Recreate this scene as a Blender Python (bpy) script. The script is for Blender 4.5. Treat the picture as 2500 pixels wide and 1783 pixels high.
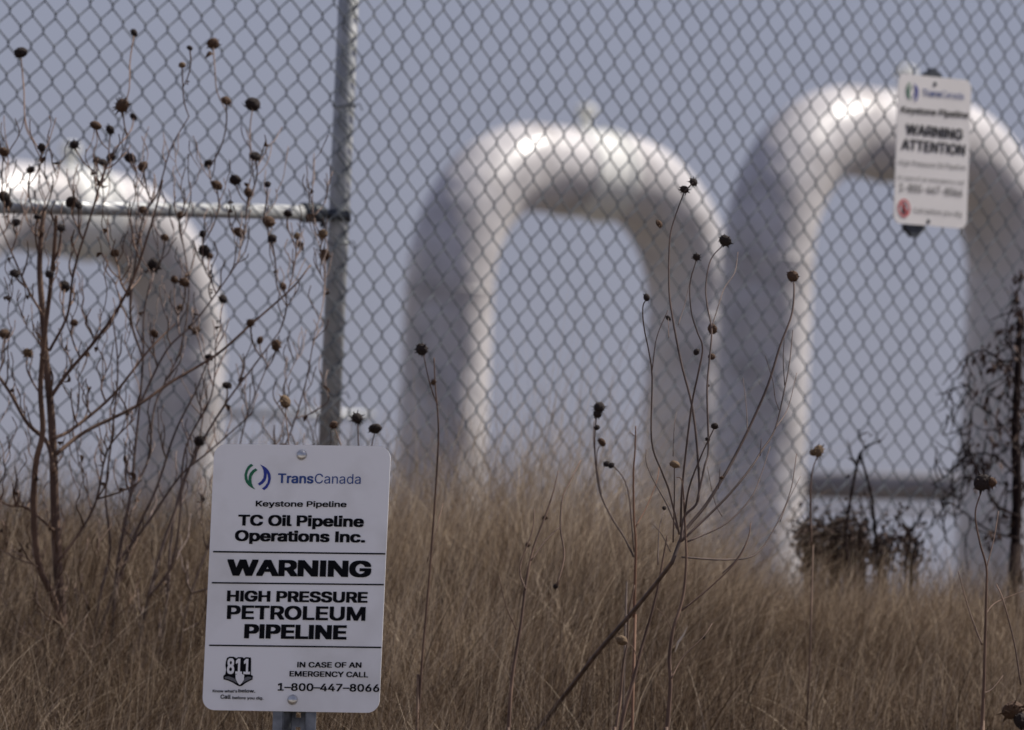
import bpy, bmesh, math, random
import numpy as np
from mathutils import Vector, Matrix, noise
for o in list(bpy.data.objects):
    bpy.data.objects.remove(o)
sc = bpy.context.scene
col = sc.collection
rnd = random.Random(7)
rng = np.random.default_rng(11)

# ------------------------------------------------------------------ camera
F = 37500.0                      # focal length in photograph pixels (2500 wide)
PITCH, ROLL = 0.0511, 0.044
CAM = Vector((0, 0, 1.6))
FW = Vector((0, math.cos(PITCH), math.sin(PITCH)))
_U = Vector((0, -math.sin(PITCH), math.cos(PITCH)))
_X = Vector((1, 0, 0))
RT = _X * math.cos(ROLL) + _U * math.sin(ROLL)
UP = _U * math.cos(ROLL) - _X * math.sin(ROLL)
cam = bpy.data.cameras.new('camera')
camo = bpy.data.objects.new('camera', cam)
col.objects.link(camo)
camo.matrix_world = Matrix(((RT.x, UP.x, -FW.x, CAM.x), (RT.y, UP.y, -FW.y, CAM.y),
                            (RT.z, UP.z, -FW.z, CAM.z), (0, 0, 0, 1)))
cam.sensor_width = 36
cam.lens = 36 * F / 2500
cam.clip_start = 0.5
cam.clip_end = 9000
cam.dof.use_dof = True
cam.dof.focus_distance = 27.1
cam.dof.aperture_fstop = 16.0
sc.camera = camo

# ------------------------------------------------------------------ light
SUN_EL, SUN_AZ = math.radians(52), math.radians(70)      # azimuth from +Y towards +X
w = bpy.data.worlds.new('World')
sc.world = w
w.use_nodes = True
nt = w.node_tree
nt.nodes.clear()
sky = nt.nodes.new('ShaderNodeTexSky')
sky.sky_type = 'NISHITA'
sky.sun_disc = False
sky.sun_elevation = SUN_EL
sky.sun_rotation = SUN_AZ
sky.air_density = 1.0
sky.dust_density = 2.0
sky.ozone_density = 4.0
hs = nt.nodes.new('ShaderNodeMix')
hs.data_type = 'RGBA'
hs.blend_type = 'MULTIPLY'
hs.inputs[0].default_value = 1.0
hs.inputs[7].default_value = (1.0, 0.925, 1.13, 1)
bgn = nt.nodes.new('ShaderNodeBackground')
bgn.inputs[1].default_value = 0.078
wo = nt.nodes.new('ShaderNodeOutputWorld')
nt.links.new(sky.outputs[0], hs.inputs[6])
veil = nt.nodes.new('ShaderNodeMix')      # thin even high cloud over the clear sky
veil.data_type = 'RGBA'
veil.inputs[0].default_value = 0.5
veil.inputs[7].default_value = (4.15, 4.25, 5.45, 1)
nt.links.new(hs.outputs[2], veil.inputs[6])
nt.links.new(veil.outputs[2], bgn.inputs[0])
nt.links.new(bgn.outputs[0], wo.inputs[0])
sl = bpy.data.lights.new('sun', 'SUN')
sl.energy = 5.0
sl.angle = math.radians(0.6)
sl.color = (1.0, 0.94, 0.86)
so = bpy.data.objects.new('sun', sl)
col.objects.link(so)
sd = Vector((math.cos(SUN_EL) * math.sin(SUN_AZ), math.cos(SUN_EL) * math.cos(SUN_AZ), math.sin(SUN_EL)))
so.rotation_euler = sd.to_track_quat('Z', 'Y').to_euler()
so.location = sd * 50
sc.view_settings.view_transform = 'Standard'
sc.view_settings.look = 'None'
sc.view_settings.gamma = 1
sc.view_settings.exposure = 0.0
sc.cycles.use_denoising = True
sc.cycles.max_bounces = 5


# ------------------------------------------------------------------ helpers
def ray(u, v):
    return FW + RT * ((u - 1250) / F) + UP * ((891.5 - v) / F)


def at(u, v, d):
    return CAM + ray(u, v) * d


def on_plane(u, v, p, n):
    r = ray(u, v)
    return CAM + r * ((p - CAM).dot(n) / r.dot(n))


def tag(o, label=None, cat=None, group=None, kind=None):
    if label: o['label'] = label
    if cat: o['category'] = cat
    if group: o['group'] = group
    if kind: o['kind'] = kind
    return o


def thing(name, label, cat, loc=(0, 0, 0), group=None):
    o = bpy.data.objects.new(name, None)
    o.empty_display_size = 0.1
    col.objects.link(o)
    o.location = loc
    return tag(o, label, cat, group)


def link(name, me, mat=None, parent=None, loc=None, smooth=False):
    o = bpy.data.objects.new(name, me)
    col.objects.link(o)
    if mat is not None and len(me.materials) == 0:
        me.materials.append(mat)
    if smooth:
        me.polygons.foreach_set('use_smooth', [True] * len(me.polygons))
    if parent is not None:
        o.parent = parent
    if loc is not None:
        o.location = loc
    return o


def mesh(name, V, Fc, mat, parent=None, smooth=False):
    """V in world coordinates; stored relative to the parent's location"""
    me = bpy.data.meshes.new(name)
    V = np.asarray([tuple(v) for v in V] if not isinstance(V, np.ndarray) else V, dtype=float)
    org = np.array(parent.location) if parent is not None else V.mean(0)
    me.from_pydata((V - org).tolist(), [], Fc)
    me.update()
    return link(name, me, mat, parent, None if parent is not None else tuple(org), smooth)


class MB:
    def __init__(s): s.V, s.F = [], []

    def add(s, V, Fc):
        b = len(s.V)
        s.V += [tuple(v) for v in V]
        s.F += [tuple(i + b for i in f) for f in Fc]

    def box(s, c, ax, ay, az, hx, hy, hz):
        V = [c + ax * (i * hx) + ay * (j * hy) + az * (k * hz) for i in (-1, 1) for j in (-1, 1) for k in (-1, 1)]
        s.add(V, [(0, 1, 3, 2), (4, 6, 7, 5), (0, 4, 5, 1), (2, 3, 7, 6), (0, 2, 6, 4), (1, 5, 7, 3)])

    def tube(s, pts, rad, n=6, cap=True):
        pts = [Vector(p) for p in pts]
        if not hasattr(rad, '__len__'): rad = [rad] * len(pts)
        t0 = (pts[1] - pts[0]).normalized()
        a = t0.cross(Vector((0.3, 1, 0.12)))
        if a.length < 0.05: a = t0.cross(Vector((1, 0, 0)))
        a.normalize()
        V = []
        for i, p in enumerate(pts):
            t = (pts[min(i + 1, len(pts) - 1)] - pts[max(i - 1, 0)]).normalized()
            a = (a - t * a.dot(t)).normalized()
            b = t.cross(a)
            for k in range(n):
                q = 2 * math.pi * k / n
                V.append(p + (a * math.cos(q) + b * math.sin(q)) * rad[i])
        Fc = [(i * n + k, i * n + (k + 1) % n, (i + 1) * n + (k + 1) % n, (i + 1) * n + k)
              for i in range(len(pts) - 1) for k in range(n)]
        if cap:
            Fc.append(tuple(range(n))[::-1])
            Fc.append(tuple((len(pts) - 1) * n + k for k in range(n)))
        s.add(V, Fc)

    def build(s, name, mat, parent=None, smooth=False):
        return mesh(name, s.V, s.F, mat, parent, smooth)


def spline(P, n=5):
    """Catmull-Rom through tuples"""
    P = [np.array(p, float) for p in P]
    P = [2 * P[0] - P[1]] + P + [2 * P[-1] - P[-2]]
    out = []
    for i in range(1, len(P) - 2):
        for k in range(n):
            t = k / n
            out.append(0.5 * (2 * P[i] + (P[i + 1] - P[i - 1]) * t + (2 * P[i - 1] - 5 * P[i] + 4 * P[i + 1] - P[i + 2]) * t * t
                              + (-P[i - 1] + 3 * P[i] - 3 * P[i + 1] + P[i + 2]) * t ** 3))
    out.append(P[-2])
    return out


# ------------------------------------------------------------------ materials
def mat(name, c1, c2=None, rough=0.6, metal=0.0, scale=8.0, detail=4, c3=None, bump=0.0, bscale=40, spec=0.5, coord='Object', stretch=None, lo=0.35, hi=0.65):
    m = bpy.data.materials.new(name)
    m.use_nodes = True
    t = m.node_tree
    b = t.nodes['Principled BSDF']
    b.inputs['Roughness'].default_value = rough
    b.inputs['Metallic'].default_value = metal
    b.inputs['Specular IOR Level'].default_value = spec
    if c2 is None:
        b.inputs['Base Color'].default_value = (*c1, 1)
    tc = t.nodes.new('ShaderNodeTexCoord')
    mp = t.nodes.new('ShaderNodeMapping')
    if stretch: mp.inputs['Scale'].default_value = stretch
    t.links.new(tc.outputs[coord], mp.inputs[0])
    if c2 is not None:
        n = t.nodes.new('ShaderNodeTexNoise')
        n.inputs['Scale'].default_value = scale
        n.inputs['Detail'].default_value = detail
        r = t.nodes.new('ShaderNodeValToRGB')
        r.color_ramp.elements[0].position = lo
        r.color_ramp.elements[0].color = (*c1, 1)
        r.color_ramp.elements[1].position = hi
        r.color_ramp.elements[1].color = (*c2, 1)
        if c3:
            e = r.color_ramp.elements.new(0.5 * (lo + hi))
            e.color = (*c3, 1)
        t.links.new(mp.outputs[0], n.inputs['Vector'])
        t.links.new(n.outputs['Fac'], r.inputs[0])
        t.links.new(r.outputs[0], b.inputs['Base Color'])
    if bump:
        n2 = t.nodes.new('ShaderNodeTexNoise')
        n2.inputs['Scale'].default_value = bscale
        bp = t.nodes.new('ShaderNodeBump')
        bp.inputs['Strength'].default_value = bump
        bp.inputs['Distance'].default_value = 0.01
        t.links.new(mp.outputs[0], n2.inputs['Vector'])
        t.links.new(n2.outputs['Fac'], bp.inputs['Height'])
        t.links.new(bp.outputs[0], b.inputs['Normal'])
    return m


M_pipe = mat('pipe_paint', (0.40, 0.375, 0.355), (0.62, 0.595, 0.575), rough=0.36, spec=0.6, scale=3.0, detail=8, bump=0.9, bscale=4.5, lo=0.3, hi=0.52)
M_band = mat('wrap_paint', (0.76, 0.76, 0.70), (0.84, 0.84, 0.78), rough=0.32, bump=0.5, bscale=9, scale=3)
for nd_ in M_pipe.node_tree.nodes:
    if nd_.type == 'BUMP': nd_.inputs['Distance'].default_value = 0.028
M_beam = mat('beam_paint', (0.22, 0.20, 0.19), (0.30, 0.28, 0.27), rough=0.6, scale=3)
M_galv = mat('galvanised_steel', (0.33, 0.345, 0.35), (0.52, 0.53, 0.52), rough=0.5, metal=0.35, scale=26, detail=6, bump=0.1, bscale=60)
M_chan = mat('channel_steel', (0.07, 0.075, 0.085), (0.24, 0.25, 0.26), rough=0.5, metal=0.5, scale=30, detail=6)
M_wire = mat('galvanised_wire', (0.085, 0.10, 0.11), (0.20, 0.22, 0.23), rough=0.5, metal=0.3, scale=12)
M_clamp = mat('dark_clamp_steel', (0.03, 0.035, 0.04), (0.08, 0.09, 0.10), rough=0.5, metal=0.4, scale=30)
M_sign = mat('sign_white', (0.68, 0.67, 0.65), (0.80, 0.795, 0.79), rough=0.45, detail=9, lo=0.28, hi=0.5, scale=9, spec=0.4)
M_sign2 = mat('fence_sign_white', (0.66, 0.64, 0.62), (0.72, 0.70, 0.68), rough=0.5, scale=6)
M_black = mat('sign_black', (0.003, 0.003, 0.005), rough=0.6, spec=0.1)
M_grey = mat('sign_faded_grey', (0.11, 0.11, 0.12), rough=0.6)
M_fblk = mat('sign_faded_black', (0.010, 0.010, 0.012), rough=0.6)
M_green = mat('logo_green', (0.006, 0.13, 0.055), rough=0.5)
M_blue = mat('logo_blue', (0.012, 0.03, 0.26), rough=0.5)
M_blue2 = mat('logo_text_blue', (0.012, 0.05, 0.22), rough=0.5)
M_red = mat('emblem_red', (0.50, 0.05, 0.05), rough=0.6)
M_bolt = mat('bolt_zinc', (0.45, 0.45, 0.44), (0.6, 0.6, 0.58), rough=0.28, metal=0.9, scale=90)
M_stem = mat('dry_stem', (0.065, 0.034, 0.021), (0.21, 0.13, 0.085), rough=0.8, scale=9, c3=(0.12, 0.07, 0.045))
M_stemd = mat('dark_stem', (0.010, 0.006, 0.006), (0.035, 0.022, 0.019), rough=0.9, spec=0.15, scale=14)
M_stemm = mat('grey_brown_stem', (0.045, 0.030, 0.025), (0.15, 0.105, 0.085), rough=0.8, scale=12)
M_stemo = mat('orange_stem', (0.14, 0.065, 0.035), (0.22, 0.12, 0.07), rough=0.8, scale=12)
M_stemw = mat('warm_grey_stem', (0.085, 0.058, 0.045), (0.22, 0.165, 0.135), rough=0.8, scale=7, c3=(0.14, 0.095, 0.075))
M_stemt = mat('tan_stem', (0.17, 0.12, 0.085), (0.28, 0.21, 0.155), rough=0.8, scale=12)
M_head = mat('seed_head_dark', (0.006, 0.004, 0.004), (0.03, 0.017, 0.012), rough=0.9, scale=300)
M_headb = mat('seed_head_brown', (0.035, 0.018, 0.010), (0.11, 0.06, 0.03), rough=0.9, scale=250)
M_headt = mat('seed_head_tan', (0.09, 0.055, 0.028), (0.20, 0.135, 0.075), rough=0.9, scale=250)
M_leafd = mat('dead_leaf', (0.022, 0.012, 0.010), (0.10, 0.060, 0.042), rough=0.9, scale=20)
M_soil = mat('soil', (0.06, 0.045, 0.035), (0.12, 0.09, 0.07), rough=0.95, scale=3, bump=0.5, bscale=20)


def blade_mat(name, stops):
    m = bpy.data.materials.new(name)
    m.use_nodes = True
    t = m.node_tree
    b = t.nodes['Principled BSDF']
    b.inputs['Roughness'].default_value = 0.75
    b.inputs['Specular IOR Level'].default_value = 0.25
    a = t.nodes.new('ShaderNodeAttribute')
    a.attribute_name = 'tone'
    r = t.nodes.new('ShaderNodeValToRGB')
    els = r.color_ramp.elements
    els[0].position, els[0].color = stops[0][0], (*stops[0][1], 1)
    els[1].position, els[1].color = stops[-1][0], (*stops[-1][1], 1)
    for p, c in stops[1:-1]:
        e = els.new(p)
        e.color = (*c, 1)
    t.links.new(a.outputs['Fac'], r.inputs[0])
    t.links.new(r.outputs[0], b.inputs['Base Color'])
    tr = t.nodes.new('ShaderNodeBsdfTranslucent')
    mx = t.nodes.new('ShaderNodeMixShader')
    mx.inputs[0].default_value = 0.22
    t.links.new(r.outputs[0], tr.inputs[0])
    t.links.new(b.outputs[0], mx.inputs[1])
    t.links.new(tr.outputs[0], mx.inputs[2])
    t.links.new(mx.outputs[0], t.nodes['Material Output'].inputs[0])
    return m


M_grass = blade_mat('dry_grass', [(0.0, (0.026, 0.014, 0.008)), (0.35, (0.105, 0.066, 0.038)), (0.7, (0.25, 0.178, 0.114)), (1.0, (0.56, 0.45, 0.32))])

# ------------------------------------------------------------------ terrain
PY = [-4000, 0, 12, 20, 26, 28, 30, 32, 34.3, 36, 60, 9000]
PZ = [0.0, 0.0, 0.30, 0.90, 1.50, 1.93, 2.27, 2.52, 2.70, 2.75, 2.72, 2.72]


def gz(x, y):
    z = (np.interp(y - 0.5, PY, PZ) + np.interp(y, PY, PZ) + np.interp(y + 0.5, PY, PZ)) / 3
    if abs(x) < 60 and -20 < y < 200:
        z += 0.05 * noise.noise(Vector((x * 0.9, y * 0.9, 3.1))) + 0.02 * noise.noise(Vector((x * 3, y * 3, 8.1)))
    return float(z)


xs = [-4000, -1500, -500, -180, -70, -40] + list(np.arange(-24, -6, 3.0)) + list(np.arange(-6, 6.01, 0.3)) + list(np.arange(9, 25, 3.0)) + [40, 70, 180, 500, 1500, 4000]
ys = [-3000, -500, -60, -10, 0, 6, 12, 16] + list(np.arange(18, 44, 0.3)) + [46, 50, 56, 64, 74, 84, 100, 140, 220, 400, 900, 2500, 6000]
V = [(x, y, gz(x, y)) for y in ys for x in xs]
nx = len(xs)
Fc = [(j * nx + i, j * nx + i + 1, (j + 1) * nx + i + 1, (j + 1) * nx + i) for j in range(len(ys) - 1) for i in range(nx - 1)]
me = bpy.data.meshes.new('ground')
me.from_pydata(V, [], Fc)
tag(link('ground', me, M_soil, smooth=True), kind='structure')


M_bounce = mat('pale_bounce_ground', (0.34, 0.32, 0.29), (0.48, 0.45, 0.41), rough=0.95, scale=6, detail=8, bump=0.4, bscale=60)


M_bounce2 = mat('brown_bounce_ground', (0.05, 0.042, 0.035), (0.10, 0.085, 0.07), rough=0.95, scale=2, detail=8, bump=0.4, bscale=60)


def bounce_sheet(name, xr_, yr_, mt=M_bounce):
    V = [(x, y, max(gz(x, y), gz(x + 3, y), gz(x - 3, y)) + 0.02) for y in yr_ for x in xr_]
    k_ = len(xr_)
    me = bpy.data.meshes.new(name)
    me.from_pydata(V, [], [(j * k_ + i, j * k_ + i + 1, (j + 1) * k_ + i + 1, (j + 1) * k_ + i) for j in range(len(yr_) - 1) for i in range(k_ - 1)])
    tag(link(name, me, mt), kind='structure')


bounce_sheet('unseen_bounce_ground', [-60, -48, -36, -24] + list(range(-18, 19, 2)) + [24, 36, 48, 60], [-30, -20, -10, -5, 0, 2, 4, 6, 8, 10, 12, 14, 16, 18, 19, 20, 21, 22, 23, 24, 24.6])  # unseen pale ground, added to bounce sunlight onto the front sign
bounce_sheet('unseen_bounce_pad', list(range(-60, 61, 6)), [40, 44, 48, 52, 56, 60, 65, 70, 75, 80, 85, 90, 95, 100, 110, 120, 135], M_bounce2)  # unseen ground added under the pipes; its tone sets how much light bounces up


# ------------------------------------------------------------------ pipe arches
def pipe_arch(u, vtop, d, label, L=0.69):
    """u: left leg axis at v=900, vtop: top of crown over left bend's end, d: depth"""
    R, r = 0.69, 0.231
    b = at(u, 900, d)
    D = Vector((0.62, 0.785, 0))               # crown runs to the right and away
    ztop = at(u + 200, vtop, d + 0.8).z - r
    base = Vector((b.x, b.y, gz(b.x, b.y)))
    t = thing('pipe_arch', label, 'pipeline', base, 'white pipe arches behind the fence')

    def P(s, z): return Vector((base.x, base.y, 0)) + D * s + Vector((0, 0, z))
    zc = ztop - R

    def leg(s):
        m = MB()
        m.tube([P(s, gz(base.x, base.y) - 0.3), P(s, zc)], r, 48, False)
        o = m.build('leg', M_pipe, t, True)
    leg(0)
    leg(2 * R + L)

    def bend(c, a0, a1):
        m = MB()
        m.tube([P(c + R * math.cos(a), zc + R * math.sin(a)) for a in np.linspace(a0, a1, 28)], r, 48, False)
        m.build('bend', M_pipe, t, True)
    bend(R, math.pi, math.pi / 2)
    bend(R + L, math.pi / 2, 0)
    m = MB()
    m.tube([P(R, ztop), P(R + L, ztop)], r, 48, False)
    m.build('crown', M_pipe, t, True)
    # raised wrap on the crown with flanged rims and a vent fitting
    m = MB()
    prof = [(0.24, r - 0.002), (0.245, r + 0.012), (0.27, r + 0.012), (0.275, r + 0.005), (0.53, r + 0.005), (0.535, r + 0.018), (0.58, r + 0.018), (0.585, r - 0.002)]
    m.tube([P(R + a, ztop) for a, q in prof], [q for a, q in prof], 48, False)
    m.build('coupling', M_band, t)
    m = MB()
    c = P(R + 0.40, ztop + r)
    m.tube([c, c + Vector((0, 0, 0.075))], [0.035, 0.035], 14)
    m.tube([c + Vector((0, 0, 0.07)), c + Vector((0, 0, 0.085)), c + Vector((0, 0, 0.12)), c + Vector((0, 0, 0.135))], [0.05, 0.058, 0.055, 0.02], 8)
    m.build('vent_fitting', M_band, t)
    # weld rings
    for s in (0, 2 * R + L):
        m = MB()
        zz = zc - 0.01
        m.tube([P(s, zz - 0.012), P(s, zz - 0.006), P(s, zz + 0.006), P(s, zz + 0.012)], [r, r + 0.004, r + 0.004, r], 40)
        m.build('weld_ring', M_pipe, t, True)
    return t


pipe_arch(-182, 400, 79.5, 'white pipe arch at the left, partly cut by the photo edge behind the seed heads')
pipe_arch(1088, 306, 80.0, 'complete white pipe arch in the middle with a fitting on its crown')
pipe_arch(1862, 214, 77.0, 'tallest white pipe arch, rising behind the small fence sign')


def beam(name, label, a, b, r, cat, m=M_beam):
    A, B = at(*a), at(*b)
    base = (A + B) / 2
    base.z = gz(base.x, base.y)
    t = thing(name, label, cat, base)
    q = MB()
    q.tube([A, B], r, 20)
    q.build('pipe', m, t, True)
    for f in (0.08, 0.92):
        p = A.lerp(B, f)
        s = MB()
        ztop = p.z - r * 0.8
        zb = gz(p.x, p.y)
        s.box(Vector((p.x, p.y, (ztop + zb) / 2)), Vector((1, 0, 0)), Vector((0, 1, 0)), Vector((0, 0, 1)), r * 0.7, r * 0.7, (ztop - zb) / 2)
        s.build('support', m, t)


beam('header_pipe', 'thick grey horizontal pipe low behind the tallest arch', (1650, 1178, 86), (2750, 1202, 84), 0.078, 'pipe')
beam('small_pipe', 'thin pale horizontal pipe under the thick grey one', (1650, 1232, 88), (2750, 1262, 86), 0.017, 'pipe', M_pipe)
beam('guard_rail', 'faint grey rail far behind the fence post', (420, 1006, 92), (912, 1016, 92), 0.022, 'rail', M_galv)

# ------------------------------------------------------------------ chain link fence
FP = at(829, 500, 34.55)
FP.z = 0
DR = Vector((0.612, 0.791, 0)).normalized()
DL = Vector((-0.68, -0.733, 0)).normalized()
NR = Vector((DR.y, -DR.x, 0))            # towards the camera
NL = Vector((-DL.y, DL.x, 0))
fence = thing('chain_link_fence', 'grey galvanised chain link fence with a tall steel post in front of the pipes', 'fence', (FP.x, FP.y, gz(FP.x, FP.y)))
HALF = 0.036
Z0, Z1 = 2.52, 4.78


def link_mesh(P0, D, N, n, zref, s0):
    """zigzag wires; adjacent ones hook round each other at every knot"""
    rw = 0.0019
    m_rows = int((Z1 - Z0) / HALF)
    k0 = math.floor((Z0 - zref) / HALF)
    Vs, Fs = [], []
    sides = 5
    for i in range(n):
        pts = []
        for k in range(k0, k0 + m_rows + 2):
            side = (i + k) % 2
            z = zref + k * HALF
            x = s0 + (i + side) * HALF
            wob = 0.0028 * noise.noise(Vector((x * 1.7, z * 1.7, 5.5)))
            wx = 0.010 * noise.noise(Vector((x * 0.8 + 9, z * 0.8, 1.5)))
            bow = 0.02 * noise.noise(Vector((x * 0.6, z * 0.5, 2.2)))
            sg = 1 if side else -1
            for dz, dx, dn in ((-0.0045, -0.0006 * sg, 0.0016 * sg), (0.0045, -0.0006 * sg, -0.0016 * sg)):
                # knots are small straight hooks
                pts.append(P0 + D * (x + dx + wx + sg * 0.0012) + N * (dn + bow) + Vector((0, 0, z + dz + wob)))
        b = len(Vs)
        a0 = N
        for j, p in enumerate(pts):
            t = (pts[min(j + 1, len(pts) - 1)] - pts[max(j - 1, 0)]).normalized()
            a = (a0 - t * a0.dot(t)).normalized()
            c = t.cross(a)
            for q in range(sides):
                g = 2 * math.pi * q / sides
                v = p + (a * math.cos(g) + c * math.sin(g)) * rw
                Vs.append((v.x, v.y, v.z))
        for j in range(len(pts) - 1):
            for q in range(sides):
                Fs.append((b + j * sides + q, b + j * sides + (q + 1) % sides, b + (j + 1) * sides + (q + 1) % sides, b + (j + 1) * sides + q))
    return np.array(Vs), Fs


# phase of the weave: a knot of the right panel seen at (2405, 90)
PR0 = Vector((FP.x, FP.y, 0)) + NR * 0.032
kn = on_plane(2405, 90, PR0, NR)
s_kn = (kn - PR0).dot(DR)
s0 = s_kn % HALF - 2 * HALF
par = round((s_kn - s0) / HALF)
zr = kn.z if par % 2 == 1 else kn.z + HALF
Vs, Fs = link_mesh(PR0, DR, NR, 175, zr, s0)
mesh('wire_mesh', Vs, Fs, M_wire, fence, True)
PL0 = Vector((FP.x, FP.y, 0)) + NL * 0.03
kn = on_plane(73.9, 73.9 + 0, PL0, NL)
s_kn = (kn - PL0).dot(DL)
s0 = s_kn % HALF - HALF
par = round((s_kn - s0) / HALF)
zr = kn.z if par % 2 == 1 else kn.z + HALF
Vs, Fs = link_mesh(PL0, DL, NL, 120, zr, s0)
mesh('wire_mesh', Vs, Fs, M_wire, fence, True)


def fence_post(P, r, top=4.9):
    m = MB()
    z0 = gz(P.x, P.y) - 0.1
    m.tube([Vector((P.x, P.y, z0)), Vector((P.x, P.y, top))], r, 28)
    o = m.build('post', M_galv, fence, True)
    m = MB()
    m.tube([Vector((P.x, P.y, top)), Vector((P.x, P.y, top + 0.012)), Vector((P.x, P.y, top + 0.035)), Vector((P.x, P.y, top + 0.045))], [r + .004, r + 0.004, r * 0.7, 0.004], 20)
    m.build('post_cap', M_galv, fence, True).parent = o


fence_post(FP, 0.0235)
for q in (3.2, 6.2):
    fence_post(FP + DR * q, 0.0225)
fence_post(FP + DL * 3.05, 0.0225)
# tie wires holding the mesh to the post
for k_, z in enumerate((2.95, 3.28, 3.62, 3.93, 4.27)):
    m = MB()
    c = Vector((FP.x, FP.y, z))
    m.tube([c + Vector((math.cos(a) * 0.026, math.sin(a) * 0.026, 0.004 * math.sin(a * 2 + k_))) for a in np.linspace(0, 2 * math.pi, 25)], 0.0016, 5)
    m.tube([c + NR * 0.026, c + NR * 0.036 + DR * 0.01 + Vector((0, 0, 0.006)), c + NR * 0.036 + DR * 0.022 + Vector((0, 0, -0.008))], 0.0015, 5)
    m.build('tie_wire', M_wire, fence)
# brace rail
A = on_plane(818, 524, FP, NL)
A = A + DL * 0.05
B = on_plane(-300, 497, FP, NL)
m = MB()
m.tube([A, B], 0.0165, 20)
m.build('brace_rail', M_galv, fence, True)
# rail end cup and band on the post
m = MB()
d = (B - A).normalized()
m.tube([A - d * 0.012, A, A + d * 0.005, A + d * 0.055, A + d * 0.06], [0.014, 0.020, 0.0225, 0.0225, 0.018], 16)
m.build('rail_cup', M_clamp, fence, True)
m = MB()
c = Vector((FP.x, FP.y, A.z - 0.002))
m.tube([c + Vector((0, 0, q)) for q in (-0.013, 0.013)], 0.027, 28)
m.build('brace_band', M_clamp, fence, True)
m = MB()
m.tube([c + DL * 0.03 + NL * 0.022 + Vector((0, 0, 0.0)), c + DL * 0.03 - NL * 0.02], 0.006, 8)
m.tube([c + DL * 0.05 + Vector((0, 0, -0.006)), c + DL * 0.055 + Vector((0, 0, -0.03))], [0.008, 0.005], 8)
m.build('band_bolt', M_clamp, fence)
# top rail and tension wires (above the frame)
for D_, L_ in ((DR, 6.2), (DL, 3.05)):
    m = MB()
    m.tube([Vector((FP.x, FP.y, 4.82)), Vector((FP.x, FP.y, 4.82)) + D_ * L_], 0.017, 14)
    m.build('top_rail', M_galv, fence, True)


# ------------------------------------------------------------------ flat lettering
try:      # the plain grotesque that ships inside Blender; the built-in face if it is absent
    import os
    SANS = bpy.data.fonts.load(os.path.join(bpy.utils.system_resource('DATAFILES'), 'fonts', 'Inter.woff2'))
except Exception:
    SANS = None


def text_mesh(body, bold=0.0):
    """letter outlines filled by non-zero winding (the font's contours overlap themselves)"""
    from mathutils.geometry import delaunay_2d_cdt
    cu = bpy.data.curves.new('txt', 'FONT')
    if SANS:
        cu.font = SANS
        body = body.replace('I', '\u0399')          # capital without serifs
    cu.body = body
    cu.resolution_u = 3
    cu.fill_mode = 'NONE'
    o = bpy.data.objects.new('txt', cu)
    col.objects.link(o)
    bpy.context.view_layer.update()
    dg = bpy.context.evaluated_depsgraph_get()
    me = bpy.data.meshes.new_from_object(o.evaluated_get(dg))
    co = [v.co.to_2d() for v in me.vertices]
    adj = {}
    for e in me.edges:
        i, j = e.vertices
        adj.setdefault(i, []).append(j)
        adj.setdefault(j, []).append(i)
    seen, E = set(), []
    for st in range(len(co)):
        if st in seen or st not in adj: continue
        lp, cur = [st], st
        seen.add(st)
        while True:
            nn = [x for x in adj[cur] if x not in seen]
            if not nn: break
            cur = min(nn) if cur == st else nn[0]
            lp.append(cur)
            seen.add(cur)
        E += [(lp[i], lp[(i + 1) % len(lp)]) for i in range(len(lp))]
    bpy.data.objects.remove(o)
    bpy.data.meshes.remove(me)
    bpy.data.curves.remove(cu)
    vo, eo, fo, *_r = delaunay_2d_cdt(co, E, [], 0, 1e-6)
    P = np.array([tuple(v) for v in vo])
    C_ = np.array([P[list(f)].mean(0) for f in fo])
    A = np.array([tuple(co[i]) for i, j in E])
    B = np.array([tuple(co[j]) for i, j in E])
    cx, cy = C_[:, :1], C_[:, 1:]
    up = (A[:, 1] <= cy) & (B[:, 1] > cy)
    dn = (A[:, 1] > cy) & (B[:, 1] <= cy)
    side = (B[:, 0] - A[:, 0]) * (cy - A[:, 1]) - (cx - A[:, 0]) * (B[:, 1] - A[:, 1])
    wn = (up & (side > 0)).sum(1) - (dn & (side < 0)).sum(1)
    V = np.column_stack([P, np.zeros(len(P))])
    Fc = [tuple(f) for f, w_ in zip(fo, wn) if w_ != 0]
    if not bold: return V, Fc
    # heavier weight: the outline set down nine times in a tight square, each a hair above the last
    VV, FF, k_ = [], [], 0
    for a in (-1, 0, 1):
        for b in (-1, 0, 1):
            q = V.copy()
            q[:, 0] += a * bold
            q[:, 1] += b * bold * 0.62
            q[:, 2] = k_ * 0.00003
            VV.append(q)
            FF += [tuple(i + k_ * len(V) for i in f) for f in Fc]
            k_ += 1
    return np.concatenate(VV), FF


_cap = {}


def cap_h(bold):
    if bold not in _cap:
        _cap[bold] = text_mesh('H', bold)[0][:, 1].max(), text_mesh('H', bold)[0][:, 1].min()
    return _cap[bold]


def put_text(body, L, Rr, H, bold, P, N, mt, parent, name='lettering', lift=0.0010, it=0.0):
    """L, Rr: photograph px of the baseline's ends; H: px vector of the capital height"""
    V, Fc = text_mesh(body, bold)
    hi, lo = cap_h(bold)
    x0, x1 = V[:, 0].min(), V[:, 0].max()
    out = []
    for x, y, zl in V:
        yy = (y - lo) / (hi - lo)
        a = (x - x0) / (x1 - x0)
        u = L[0] + (Rr[0] - L[0]) * a + H[0] * yy
        v = L[1] + (Rr[1] - L[1]) * a + H[1] * yy
        out.append(on_plane(u, v, P + N * (lift + zl), N))
    return mesh(name, out, Fc, mt, parent)


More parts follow.
